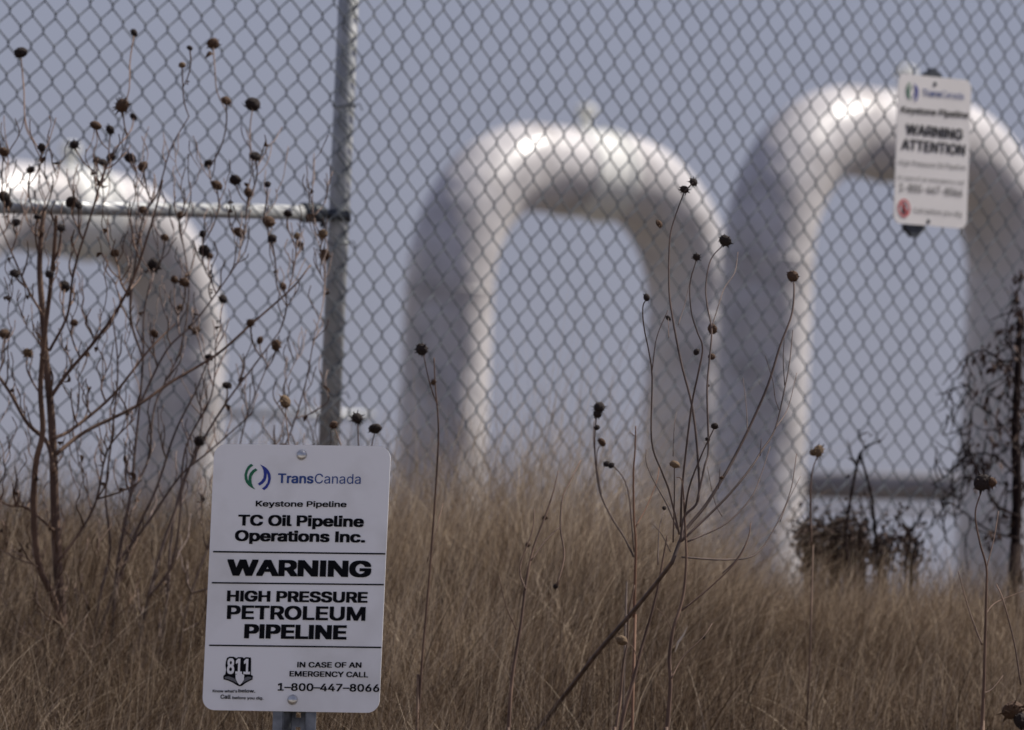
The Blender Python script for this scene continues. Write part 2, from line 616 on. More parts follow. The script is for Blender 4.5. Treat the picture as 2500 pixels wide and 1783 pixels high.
def put_poly(polys, P, N, mt, parent, name, lift=0.001):
    V, Fc = [], []
    for pl in polys:
        b = len(V)
        V += [on_plane(u, v, P + N * lift, N) for u, v in pl]
        Fc.append(tuple(range(b, b + len(pl))))
    me = bpy.data.meshes.new(name)
    return mesh(name, V, Fc, mt, parent)


def rounded_plate(P, ax, ay, w_, h_, rc, th, N, mt, parent, name='plate'):
    """P centre, ax right, ay up"""
    pts = []
    for cx, cy, a0 in ((w_ / 2 - rc, h_ / 2 - rc, 0), (-w_ / 2 + rc, h_ / 2 - rc, 90), (-w_ / 2 + rc, -h_ / 2 + rc, 180), (w_ / 2 - rc, -h_ / 2 + rc, 270)):
        for k in range(9):
            a = math.radians(a0 + k * 11.25)
            pts.append((cx + rc * math.cos(a), cy + rc * math.sin(a)))
    n = len(pts)
    V = [P + ax * x + ay * y for x, y in pts] + [P + ax * x + ay * y - N * th for x, y in pts]
    Fc = [tuple(range(n)), tuple(range(2 * n - 1, n - 1, -1))] + [(i, i + n, (i + 1) % n + n, (i + 1) % n) for i in range(n)]
    return mesh(name, V, Fc, mt, parent)


# ---- front sign
TL = Vector(at(523.5, 1084, 26.45))
wpx = Vector((434, 5.5)); hpx = Vector((-28.5, 651))
k = 26.3 / F
axv = (RT * wpx.x - UP * wpx.y - FW * 92) * k
ayv = (RT * hpx.x - UP * hpx.y - FW * 96) * k      # downwards along the plate
# orthogonal, exact size
ax = axv.normalized()
ay = (-ayv); ay = (ay - ax * ay.dot(ax)).normalized()
N1 = ax.cross(ay).normalized()
SW, SH = axv.length, ayv.length
C1 = TL + axv / 2 + ayv / 2
bc = C1 - ay * 0.2
sbase = Vector((C1.x, C1.y, gz(C1.x, C1.y)))
sign = thing('pipeline_warning_sign', 'large sharp white warning sign on a steel channel post in the foreground', 'sign', sbase)
rounded_plate(C1, ax, ay, SW, SH, 0.0215, 0.0018, N1, M_sign, sign)
r3 = lambda x, y: (480 + x / 4.512, 1060 + y / 4.512)
r4 = lambda x, y: (480 + x / 4.24, 1400 + y / 4.24)


def T3(body, x0, y0, x1, y1, h, bold, mt=M_black, f=r3, sc_=4.512, name='lettering'):
    return put_text(body, f(x0, y0), f(x1, y1), (h * 0.043 / sc_, -h / sc_), bold, C1, N1, mt, sign, name)


def T4(body, x0, y0, x1, y1, h, bold, mt=M_black, name='lettering'):
    return T3(body, x0, y0, x1, y1, h, bold, mt, r4, 4.24, name)


T3('Trans', 893, 540, 1285, 545, 106, 0.022, M_blue2)
T3('Canada', 1300, 544, 1805, 549, 106, 0.0, M_blue2)
T3('Keystone Pipeline', 650, 797, 1650, 806, 62, 0.022)
T3('TC Oil Pipeline', 455, 1008, 1840, 1025, 120, 0.034)
T3('Operations Inc.', 420, 1178, 1855, 1196, 120, 0.034)
T3('WARNING', 332, 1560, 1920, 1578, 180, 0.040)
T4('HIGH PRESSURE', 312, 290, 1768, 306, 112, 0.036)
T4('PETROLEUM', 312, 473, 1745, 492, 143, 0.030)
T4('PIPELINE', 490, 673, 1550, 687, 148, 0.040)
T4('IN CASE OF AN', 1040, 974, 1705, 978, 56, 0.024)
T4('EMERGENCY CALL', 960, 1067, 1775, 1078, 56, 0.024)
T4('1\u2013800\u2013447\u20138066', 838, 1214, 1890, 1228, 78, 0.020)
T4("Know what's", 165, 1232, 420, 1235, 28, 0.018)
T4("below.", 432, 1232, 606, 1236, 34, 0.02)
T4("Call", 246, 1298, 352, 1300, 42, 0.02)
T4("before you dig.", 370, 1302, 690, 1307, 28, 0.018)


def rule(x0, y0, x1, y1, t, f):
    h = t / 2
    put_poly([[f(x0, y0 - h), f(x1, y1 - h), f(x1, y1 + h), f(x0, y0 + h)]], C1, N1, M_black, sign, 'rule_line')


rule(182, 1296, 2077, 1320, 17, r3)
rule(158, 98, 1938, 118, 15, r4)
rule(130, 745, 1912, 768, 15, r4)
G = [(600, 328), (565, 355), (540, 400), (527, 450), (529, 495), (545, 535), (572, 568), (603, 590), (645, 611),
     (622, 580), (608, 545), (603, 500), (610, 460), (635, 425), (670, 398), (650, 378), (615, 400), (588, 430), (575, 465), (571, 520),
     (560, 490), (555, 450), (565, 410), (590, 372), (625, 346)]
Bl = [(1344 - x, 946 - y) for x, y in G]


def smooth_poly(P):
    out = []
    n = len(P)
    for i in range(n):
        a, b = P[i], P[(i + 1) % n]
        out += [a]
    return out


put_poly([[r3(*p) for p in G]], C1, N1, M_green, sign, 'logo_green_half')
put_poly([[r3(*p) for p in Bl]], C1, N1, M_blue, sign, 'logo_blue_half')
# 811 emblem
E = [(305, 905), (315, 875), (345, 862), (385, 864), (410, 880), (430, 868), (475, 868), (490, 880), (510, 868), (560, 872), (564, 890), (562, 1050),
     (582, 1062), (578, 1100), (540, 1118), (500, 1140), (470, 1165), (445, 1170), (420, 1162), (380, 1135), (330, 1112), (278, 1098), (276, 1062), (296, 1045), (305, 1000), (298, 950)]
emb = put_poly([[r4(*p) for p in E]], C1, N1, M_black, sign, 'emblem', 0.0009)
put_text('811', r4(312, 1040), r4(552, 1046), (148 * .043 / 4.24, -160 / 4.24), 0.03, C1, N1, M_sign, sign, 'emblem_digits', 0.0016)
put_poly([[r4(*p) for p in ((290, 1072), (330, 1066), (375, 1080), (400, 1095), (420, 1140), (380, 1118), (330, 1098), (290, 1088))],
          [r4(*p) for p in ((568, 1074), (530, 1070), (505, 1078), (490, 1098), (470, 1140), (510, 1118), (568, 1092))]], C1, N1, M_grey, sign, 'emblem_book', 0.0014)
put_poly([[r4(*p) for p in ((402, 1050), (445, 1034), (492, 1052), (490, 1100), (470, 1135), (447, 1156), (425, 1135), (405, 1095))]], C1, N1, M_sign, sign, 'emblem_shovel', 0.0020)
for o in list(sign.children):
    if o.name.startswith('emblem_'): o.parent = emb
# bolts


def dome(c, n, r, h, mt, parent, name):
    a = n.cross(Vector((0, 0, 1))).normalized()
    b = n.cross(a)
    V, Fc = [], []
    K, S = 7, 24
    for i in range(K):
        q = (math.pi / 2) * i / (K - 1)
        for j in range(S):
            g = 2 * math.pi * j / S
            V.append(c + (a * math.cos(g) + b * math.sin(g)) * (r * math.cos(q) * 0.999 + 0.0001) + n * (h * math.sin(q)))
    for i in range(K - 1):
        for j in range(S):
            Fc.append((i * S + j, i * S + (j + 1) % S, (i + 1) * S + (j + 1) % S, (i + 1) * S + j))
    Fc.append(tuple((K - 1) * S + j for j in range(S)))
    return mesh(name, V, Fc, mt, parent, True)


for p in (r3(1157, 232), r4(993, 1310)):
    dome(on_plane(*p, C1, N1), N1, 0.0092, 0.0065, M_bolt, sign, 'bolt')
# channel post: hat section behind the plate, punched web
pc = on_plane(722, 1755, C1 - N1 * 0.012, N1)
top = on_plane(743, 1096, C1 - N1 * 0.012, N1)
du = (top - pc).normalized()
pb = pc - du * ((pc.z - sbase.z + 0.15) / du.z)
m = MB()
Lp = (top - pb).length


def strip(x0, n0, x1, n1, a=0.0, b=None, th=0.0018):
    b = Lp if b is None else b
    A = [pb + ax * x0 + N1 * n0, pb + ax * x1 + N1 * n1]
    dv = (A[1] - A[0]).normalized()
    nn = dv.cross(du).normalized() * th
    Q = [A[0], A[1], A[1] + nn, A[0] + nn]
    V = [q + du * a for q in Q] + [q + du * b for q in Q]
    m.add(V, [(0, 1, 2, 3), (7, 6, 5, 4), (0, 4, 5, 1), (1, 5, 6, 2), (2, 6, 7, 3), (3, 7, 4, 0)])


strip(-0.038, 0.009, -0.021, 0.009)
strip(-0.021, 0.009, -0.013, -0.022)
strip(-0.013, -0.022, -0.0045, -0.022)
strip(0.0045, -0.022, 0.013, -0.022)
strip(0.013, -0.022, 0.021, 0.009)
strip(0.021, 0.009, 0.038, 0.009)
q = 0.0
while q < Lp - 0.02:
    strip(-0.0045, -0.022, 0.0045, -0.022, q, q + 0.0165)
    q += 0.0254
m.build('channel_post', M_chan, sign)

# ---- fence sign
g5 = lambda x, y: (2100 + x / 3.53, 140 + y / 3.53)
th = math.radians(44)
ax2 = Vector((math.cos(th), math.sin(th), 0))
ay2 = Vector((-0.0 * math.sin(0), 0, 1))
ax2 = (ax2 - Vector((0, 0, -0.012))).normalized()
ay2 = (ay2 - ax2 * ay2.dot(ax2)).normalized()
N2 = ax2.cross(ay2).normalized()
cu_, cv_ = 2277, 370
C2 = on_plane(cu_, cv_, PR0 + NR * 0.055, NR)
C2 = C2 + ray(cu_, cv_) * 0
fs = thing('fence_warning_sign', 'small blurred white warning sign hung on the chain link fence at the right', 'sign', tuple(C2 - ay2 * 0.175))
rounded_plate(C2, ax2, ay2, 0.246, 0.352, 0.022, 0.002, N2, M_sign2, fs)


def T5(body, x0, y0, x1, y1, h, bold, mt):
    put_text(body, g5(x0, y0), g5(x1, y1), (h * 0.043 / 3.53, -h / 3.53), bold, C2, N2, mt, fs, 'lettering', 0.0015)


T5('Trans', 538, 330, 700, 345, 56, 0.02, M_blue2)
T5('Canada', 706, 345, 893, 364, 56, 0.0, M_blue2)
T5('Keystone Pipeline', 355, 475, 935, 526, 55, 0.024, M_fblk)
T5('WARNING', 394, 662, 884, 714, 92, 0.028, M_fblk)
T5('ATTENTION', 358, 792, 905, 846, 92, 0.028, M_fblk)
T5('High Pressure Oil Pipeline', 335, 925, 910, 972, 44, 0.0, M_grey)
T5('In case of an emergency call', 330, 1050, 900, 1098, 36, 0.0, M_grey)
T5('1-800-447-8066', 342, 1152, 880, 1202, 66, 0.004, M_fblk)
T5('Call before you dig', 460, 1338, 875, 1372, 44, 0.0, M_grey)


def lg(P, cx, cy, sx, sy):
    return [g5(cx + (x - 672) * sx, cy + (y - 473) * sy + (x - 672) * sx * 0.09) for x, y in P]


put_poly([lg(G, 452, 298, 0.36, 0.56)], C2, N2, M_green, fs, 'logo_green_half', 0.0015)
put_poly([lg(Bl, 452, 298, 0.36, 0.56)], C2, N2, M_blue, fs, 'logo_blue_half', 0.0015)
# red no-digging disc: ring, bar and figure
ring = MB()
K = 32
Vr = []
for i in range(K):
    a = 2 * math.pi * i / K
    for rr in (1.0, 0.78):
        Vr.append(on_plane(*g5(380 + 52 * rr * math.cos(a), 1300 + 78 * rr * math.sin(a) + 5 * math.cos(a)), C2 + N2 * 0.0015, N2))
ring.add(Vr, [(2 * i, 2 * i + 1, 2 * ((i + 1) % K) + 1, 2 * ((i + 1) % K)) for i in range(K)])
ring.add([on_plane(*g5(x, y), C2 + N2 * 0.0018, N2) for x, y in ((345, 1245), (357, 1237), (416, 1350), (404, 1360))], [(0, 1, 2, 3)])
ring.build('prohibition_ring', M_red, fs)
put_poly([[g5(*p) for p in ((372, 1262), (386, 1258), (392, 1280), (402, 1318), (395, 1352), (384, 1352), (380, 1322), (368, 1348), (358, 1346), (368, 1300))]], C2, N2, M_black, fs, 'digger_symbol', 0.0016)
for p in ((645, 230), (588, 1415)):
    dome(on_plane(*g5(*p), C2, N2), N2, 0.0055, 0.003, M_clamp, fs, 'rivet')


def bracket(pts, name):
    A = [on_plane(*g5(*p), C2 - N2 * 0.006, N2) for p in pts]
    n = len(A)
    V = A + [p - N2 * 0.012 for p in A]
    mesh(name, V, [tuple(range(n)), tuple(range(2 * n - 1, n - 1, -1))] + [(i, i + n, (i + 1) % n + n, (i + 1) % n) for i in range(n)], M_clamp, fs)


bracket([(550, 165), (575, 130), (600, 125), (612, 98), (630, 108), (650, 92), (672, 125), (690, 130), (712, 175)], 'hanging_bracket')
bracket([(382, 1440), (395, 1490), (430, 1520), (445, 1548), (485, 1550), (510, 1525), (545, 1490), (565, 1450)], 'hanging_bracket')

# ------------------------------------------------------------------ seed heads


def head_mesh(seed, spiky, r=1.0):
    q = random.Random(seed)
    bm = bmesh.new()
    bmesh.ops.create_icosphere(bm, subdivisions=3, radius=0.72)
    for v in bm.verts:
        v.co.z *= 0.72
        v.co *= 1 + 0.13 * noise.noise(v.co * 6 + Vector((seed, 0, 0)))
    n = 15 if spiky else 11
    for i in range(n):
        a = 2 * math.pi * (i + q.uniform(-.3, .3)) / n
        ln = q.uniform(0.35, 0.7) if spiky else q.uniform(0.22, 0.5)
        zz = q.uniform(-0.35, 0.15)
        up = q.uniform(-0.5, 0.45)
        c, s = math.cos(a), math.sin(a)
        t = Vector((-s, c, 0)) * q.uniform(0.10, 0.17)
        b = Vector((c * 0.55, s * 0.55, zz))
        e = Vector((c * (0.6 + ln), s * (0.6 + ln), zz + up * ln))
        vs = [bm.verts.new(b - t), bm.verts.new(b + t), bm.verts.new(e), bm.verts.new(b + Vector((0, 0, -0.1)))]
        bm.faces.new((vs[0], vs[1], vs[2]))
        bm.faces.new((vs[1], vs[3], vs[2]))
        bm.faces.new((vs[3], vs[0], vs[2]))
    me = bpy.data.meshes.new('seed_head')
    bm.to_mesh(me)
    bm.free()
    return me


HEADS = {}
for kx, mt in (('d', M_head), ('b', M_headb), ('t', M_headt)):
    HEADS[kx] = []
    for i in range(3):
        me = head_mesh(i * 3 + ord(kx), i == 0)
        me.materials.append(mt)
        HEADS[kx].append(me)


def put_head(p, r, parent, kind='d', q=rnd, d=None):
    o = bpy.data.objects.new('seed_head', q.choice(HEADS[kind]))
    col.objects.link(o)
    o.parent = parent
    o.location = p - parent.location
    s = 1.72 * r * q.uniform(0.92, 1.08)
    o.scale = (s * q.uniform(0.9, 1.1), s * q.uniform(0.9, 1.1), s * q.uniform(0.95, 1.2))
    o.rotation_euler = (q.uniform(-1.3, 1.3), q.uniform(-0.9, 0.9), q.uniform(0, 6.28))
    return o


def plant(name, label, root, d, paths, heads, M, rk=1.0, cat='dried plant', group=None, spread=0.15, twig=0, q=rnd):
    """paths: list of (photo px polyline from base to tip, base radius px, tip radius px, depth offset at tip)
    heads: list of (u, v, radius px, kind, path index or None)"""
    rb = at(*root, d + (paths[0][0][0][2] if len(paths[0][0][0]) > 2 else 0))
    zb = gz(rb.x, rb.y)
    base = Vector((rb.x, rb.y, zb))
    t = thing(name, label, cat, base, group)
    m = MB()
    for pl, r0, r1, dd in paths:
        P = [(p[0], p[1], d + (p[2] if len(p) > 2 else dd * i / (len(pl) - 1))) for i, p in enumerate(pl)]
        S = spline(P, 5)
        n = len(S)
        m.tube([at(*s) for s in S], [1.2 * (r0 + (r1 - r0) * i / (n - 1)) * s[2] / F for i, s in enumerate(S)], 6)
    # root down into the ground
    m.tube([base - Vector((0, 0, 0.05)), base.lerp(rb, 0.5) + Vector((0.004, 0, 0)), rb], [paths[0][1] * d / F * 1.1] * 3, 6)
    m.build('stem', M, t, True)
    for u, v, r, kd, dd in heads:
        put_head(at(u, v, d + dd), r * d / F * 1.05, t, kd, q)
    return t, m


# --- middle plant, traced branch by branch
z6 = lambda L: [(1400 + x / 1.624, 400 + y / 1.624) for x, y in L]
MP = [
    ([(1320, 1775, 1.9), (1385, 1690, 1.5), (1460, 1592, 1.0), (1537, 1503, .5), (1596, 1432, .2), (1642, 1372, 0)], 5.2, 4.4, 0),
    (z6([(390, 1583), (440, 1460), (520, 1360), (590, 1250), (640, 1160), (700, 1040), (770, 880), (820, 720), (865, 600), (875, 500), (870, 458)]), 4.2, 1.5, .25),
    (z6([(425, 1500), (440, 1400), (495, 1330), (492, 1150), (470, 960), (425, 780), (385, 560), (378, 440), (382, 300), (400, 220), (440, 110)]), 3.2, 1.3, .1),
    (z6([(440, 110), (460, 90), (475, 75)]), 1.3, 1.1, .0),
    (z6([(425, 1440), (430, 1300), (445, 1150), (470, 950), (495, 830), (512, 730), (490, 665), (468, 590), (462, 480), (488, 378)]), 2.6, 1.1, -.15),
    (z6([(440, 1400), (460, 1280), (510, 1150), (558, 1048)]), 2.2, 1.2, -.1),
    (z6([(490, 1340), (520, 1200), (535, 1130), (530, 900), (540, 770), (548, 660), (530, 560), (525, 480), (545, 380), (598, 318)]), 2.4, 1.2, .2),
    (z6([(548, 650), (580, 545), (600, 490), (640, 430), (652, 350)]), 1.4, .9, .3),
    (z6([(420, 1470), (380, 1300), (350, 1220), (310, 1100), (312, 850), (300, 750), (280, 650), (275, 570), (290, 535)]), 2.2, 1.1, -.2),
    (z6([(312, 820), (330, 690), (375, 580)]), 1.3, .8, .0),
    (z6([(412, 1450), (370, 1350), (320, 1260), (290, 1190), (288, 1130)]), 1.8, .9, .1),
    (z6([(430, 1495), (600, 1330), (700, 1210), (745, 1140), (800, 1050), (840, 880), (858, 780), (870, 660)]), 2.7, .9, .3),
    (z6([(740, 1160), (745, 1090)]), 1.1, .7, .0),
    (z6([(838, 880), (832, 780), (836, 690)]), 1.1, .7, .0),
    (z6([(800, 1050), (850, 970), (885, 830)]), 1.2, .7, .2),
    (z6([(450, 1500), (600, 1430), (700, 1330), (745, 1230), (780, 1120)]), 1.8, .8, .2),
    (z6([(430, 1560), (600, 1570), (720, 1550), (800, 1440), (860, 1300), (885, 1150)]), 2.0, .8, .3),
    (z6([(590, 1625), (650, 1565), (690, 1490), (704, 1420)]), 1.5, .8, .0),
    (z6([(395, 1500), (400, 1330), (400, 1200)]), 1.8, 1.1, -.1),
    (z6([(335, 1590), (340, 1450), (362, 1372)]), 1.5, .9, .1),
    (z6([(385, 1540), (350, 1470), (315, 1430)]), 1.2, .7, .0),
    (z6([(690, 1060), (685, 960), (672, 850)]), 1.1, .6, .1),
    (z6([(395, 1160), (400, 1040), (408, 985)]), 1.1, .6, .1),
    (z6([(810, 720), (790, 860), (760, 760)][::-1][:2] + [(800, 930), (815, 975)]), .6, .9, .1),
    (z6([(378, 690), (376, 610)]), 1.0, .8, .1),
    (z6([(415, 640), (440, 560), (470, 430)]), .9, .6, .1),
    (z6([(820, 1420), (850, 1340), (900, 1240)]), 1.0, .6, .1),
    (z6([(530, 1200), (560, 1340), (590, 1400)][::-1]), .9, .6, .0),
    (z6([(590, 1250), (575, 1290), (582, 1200)][1:]), 1.0, .6, .0),
]
MH = [(870, 446, 13, 'b', .25), (440, 102, 11, 'd', .1), (476, 73, 9, 'd', .1), (488, 370, 9, 'd', -.15), (560, 1040, 9, 'd', -.1),
      (602, 305, 13, 'd', .2), (551, 655, 11, 'b', .2), (548, 765, 9, 'b', .1), (488, 746, 8, 'd', .0), (290, 530, 8, 'd', -.2), (402, 1192, 10, 't', -.1),
      (360, 1365, 5, 'd', .1), (376, 612, 6, 'd', .1), (340, 238, 10, 'b', .2), (588, 1245, 4.5, 'b', 0), (532, 1092, 5, 'd', 0), (534, 880, 4, 'd', .1)]
MH = [(1400 + x / 1.624, 400 + y / 1.624, r * 0.86, k_, dd) for x, y, r, k_, dd in MH]
plant('dried_wildflower', 'many-branched dried wildflower with a thick slanting stem, right of the middle arch', (1320, 1775), 28.2, MP, MH, M_stemm)

# --- small plants
plant('dried_wildflower', 'thin twin-stemmed dried weed with small clustered heads, inside the middle arch', (1530, 1420), 29.5,
      [(z6([(240, 1560), (200, 1480), (150, 1400), (105, 1300), (85, 1150), (90, 1010), (102, 970)]), 2.2, 1.3, .0),
       (z6([(110, 1310), (92, 1200), (80, 1100), (82, 1020)]), 1.5, 1.0, .05),
       (z6([(240, 1540), (215, 1290), (160, 1200), (132, 1190)]), 1.5, 1.0, .0),
       (z6([(92, 1200), (95, 1140), (113, 1108)]), 1.1, .8, .0)],
      [(1400 + x / 1.624, 400 + y / 1.624, r, k_, 0) for x, y, r, k_ in ((103, 965, 11, 'd'), (95, 992, 9, 'd'), (93, 1046, 6, 'd'), (113, 1104, 9, 'b'), (132, 1190, 6, 'd'), (150, 1196, 6, 'd'))], M_stemm)
plant('dried_stalk', 'bare orange-brown upright stalk beside the right leg of the middle arch', (1551, 1500), 28.8,
      [(z6([(240, 1800), (245, 1619), (247, 1500), (240, 1400), (238, 1230), (244, 1140), (247, 1040)]), 3.4, 1.2, .0),
       (z6([(243, 1080), (225, 1065)]), .9, .6, 0), (z6([(246, 1440), (290, 1360), (330, 1260), (340, 1200)]), 1.4, .8, .1)], [], M_stemo, cat='dried stalk')
S_ = 1.098
f2 = lambda L: [(x * S_, y * S_) for x, y in L]
plant('dried_wildflower', 'lone dark seed head on a thin stem before the left leg of the middle arch', (930 * S_, 1500 * S_), 29.5,
      [(f2([(930, 1600), (940, 1450), (955, 1280), (968, 1100), (975, 960), (968, 860), (965, 795)]), 3.0, 1.2, .0),
       (f2([(972, 900), (955, 850), (940, 782)]), 1.4, 1.0, -.1),
       (f2([(950, 1250), (972, 1170), (985, 1120)]), 1.2, .7, .1)],
      [(938 * S_, 777 * S_, 11, 'd', -.1), (964 * S_, 850 * S_, 5, 'b', 0)], M_stem)
plant('dried_wildflower', 'pair of dark seed heads just above the top edge of the large sign', (800 * S_, 1150 * S_), 29.8,
      [(f2([(800, 1400), (805, 1200), (800, 1050), (795, 935)]), 2.2, 1.2, .0), (f2([(803, 1080), (822, 1010), (834, 958)]), 1.5, 1.0, .0),
       (f2([(800, 1120), (765, 1010), (743, 950)]), 1.5, 1.0, .1), (f2([(801, 1100), (660, 1020), (640, 960), (634, 898)]), 1.5, 1.0, .1)],
      [(794 * S_, 930 * S_, 11, 'd', 0), (834 * S_, 953 * S_, 12, 'd', 0), (742 * S_, 945 * S_, 9, 'b', .1), (634 * S_, 893 * S_, 13, 't', .1)], M_stem)
z8 = lambda L: [(1900 + x / 1.84, 900 + y / 1.84) for x, y in L]
plant('dried_wildflower', 'tall reddish dried stalk with a ragged flower head near the lower right edge', (2400, 1760), 28.4,
      [(z8([(915, 1660), (920, 1500), (925, 1400), (930, 1200), (935, 1000), (935, 890), (905, 780), (885, 650), (915, 545)]), 4.2, 1.3, .0),
       (z8([(915, 1240), (880, 1150), (850, 1060), (808, 910)]), 2.0, 1.0, .1), (z8([(930, 1105), (960, 1065), (1000, 1040), (1100, 1000)]), 1.5, .8, .1),
       (z8([(935, 900), (970, 760), (990, 640)]), 1.3, .8, .1), (z8([(918, 1460), (960, 1440), (1010, 1380)]), 1.3, .7, .1), (z8([(1090, 1420), (1060, 1230), (1010, 1040), (980, 970)]), 2.0, 1.2, .1)],
      [(1900 + 915 / 1.84, 900 + 512 / 1.84, 15, 'd', 0), (1900 + 960 / 1.84, 900 + 510 / 1.84, 10, 'b', 0), (1900 + 1052 / 1.84, 900 + 1535 / 1.84, 21, 'b', -.1), (1900 + 1090 / 1.84, 900 + 1580 / 1.84, 16, 'd', -.1)],
      M_stem)
plant('dried_wildflower', 'thin weed with one tan seed head at the left foot of the tallest arch', (1985, 1330), 30.5,
      [(z8([(150, 800), (145, 640), (150, 480), (178, 385)]), 2.0, 1.1, .0)], [(1900 + 180 / 1.84, 900 + 370 / 1.84, 12, 't', 0), (1900 + 158 / 1.84, 900 + 377 / 1.84, 8, 't', 0)], M_stem)
zB = lambda L: [(1250 + x / 1.821, 891 + y / 1.821) for x, y in L]
plant('dried_stalk', 'leaning dark stalk and curled twig left of the slanting stem of the branching wildflower', (1240, 1775), 28.8,
      [(zB([(-20, 1700), (0, 1400), (40, 1150), (65, 950), (100, 800), (145, 680), (185, 560), (205, 470)]), 4.2, 1.0, .2),
       (zB([(60, 1000), (35, 900), (90, 740), (100, 640)]), 2.0, .9, .1), (zB([(85, 870), (150, 780), (215, 720)]), 1.6, 1.2, .1),
       (zB([(200, 980), (232, 850), (215, 720), (225, 590), (262, 510), (305, 425)]), 2.2, .9, .2),
       (zB([(20, 1180), (-30, 1060), (-60, 930)]), 1.5, .8, .0)],
      [(1250 + 194 / 1.821, 891 + 984 / 1.821, 6.5, 'd', .2), (1250 + 146 / 1.821, 891 + 680 / 1.821, 5, 'b', .15), (1250 + 70 / 1.821, 891 + 800 / 1.821, 5, 'b', .1)], M_stem, cat='dried stalk')
# a torn pale leaf blade caught on the mid stems
_ = plant('dried_stalk', 'reddish-brown upright stalk holding one pale split leaf, under the branching wildflower', (1626, 1775), 28.1,
      [(zB([(685, 1700), (690, 1620), (705, 1420), (700, 1300), (718, 1170), (745, 1090), (765, 1000), (775, 860), (770, 720), (764, 600)]), 5.0, 2.0, .1),
       (zB([(755, 1092), (880, 990), (1000, 870), (1050, 770), (1062, 705)]), 2.0, .9, .1),
       (zB([(708, 1395), (760, 1300), (850, 1210), (890, 1150)]), 1.8, .9, .1), (zB([(712, 1180), (680, 1120), (640, 1080)]), 1.0, .6, .0),
       (zB([(764, 600), (760, 540), (750, 505), (730, 500)]), 1.6, .7, .0)], [(1250 + 852 / 1.821, 891 + 1212 / 1.821, 3.5, 'd', .1)], M_stem, cat='dried stalk')
plant('dried_stalk', 'forked brown stalk standing just left of the stalk with the pale leaf', (1500, 1775), 28.6,
      [(zB([(470, 1690), (500, 1540), (540, 1400), (565, 1300), (590, 1210), (625, 1090), (655, 960), (672, 860), (690, 760)]), 4.6, 1.6, .1),
       (zB([(455, 1700), (465, 1600), (480, 1500), (495, 1330), (512, 1240), (520, 1100), (545, 980)]), 3.6, 1.4, .1),
       (zB([(560, 1320), (540, 1260), (500, 1230)]), 1.2, .7, .0)], [(1250 + 488 / 1.821, 891 + 1225 / 1.821, 11, 't', .0)], M_stem, cat='dried stalk')
_t = _[0]
mb = MB()
mb.tube([at(u, v, 28.15) for u, v in ((1648, 1592), (1655, 1570), (1668, 1552), (1679, 1528))], [0.0006, 0.0022, 0.0018, 0.0003], 5)
mb.build('leaf', mat('pale_leaf', (0.5, 0.42, 0.33), (0.6, 0.52, 0.42), scale=30), _t)


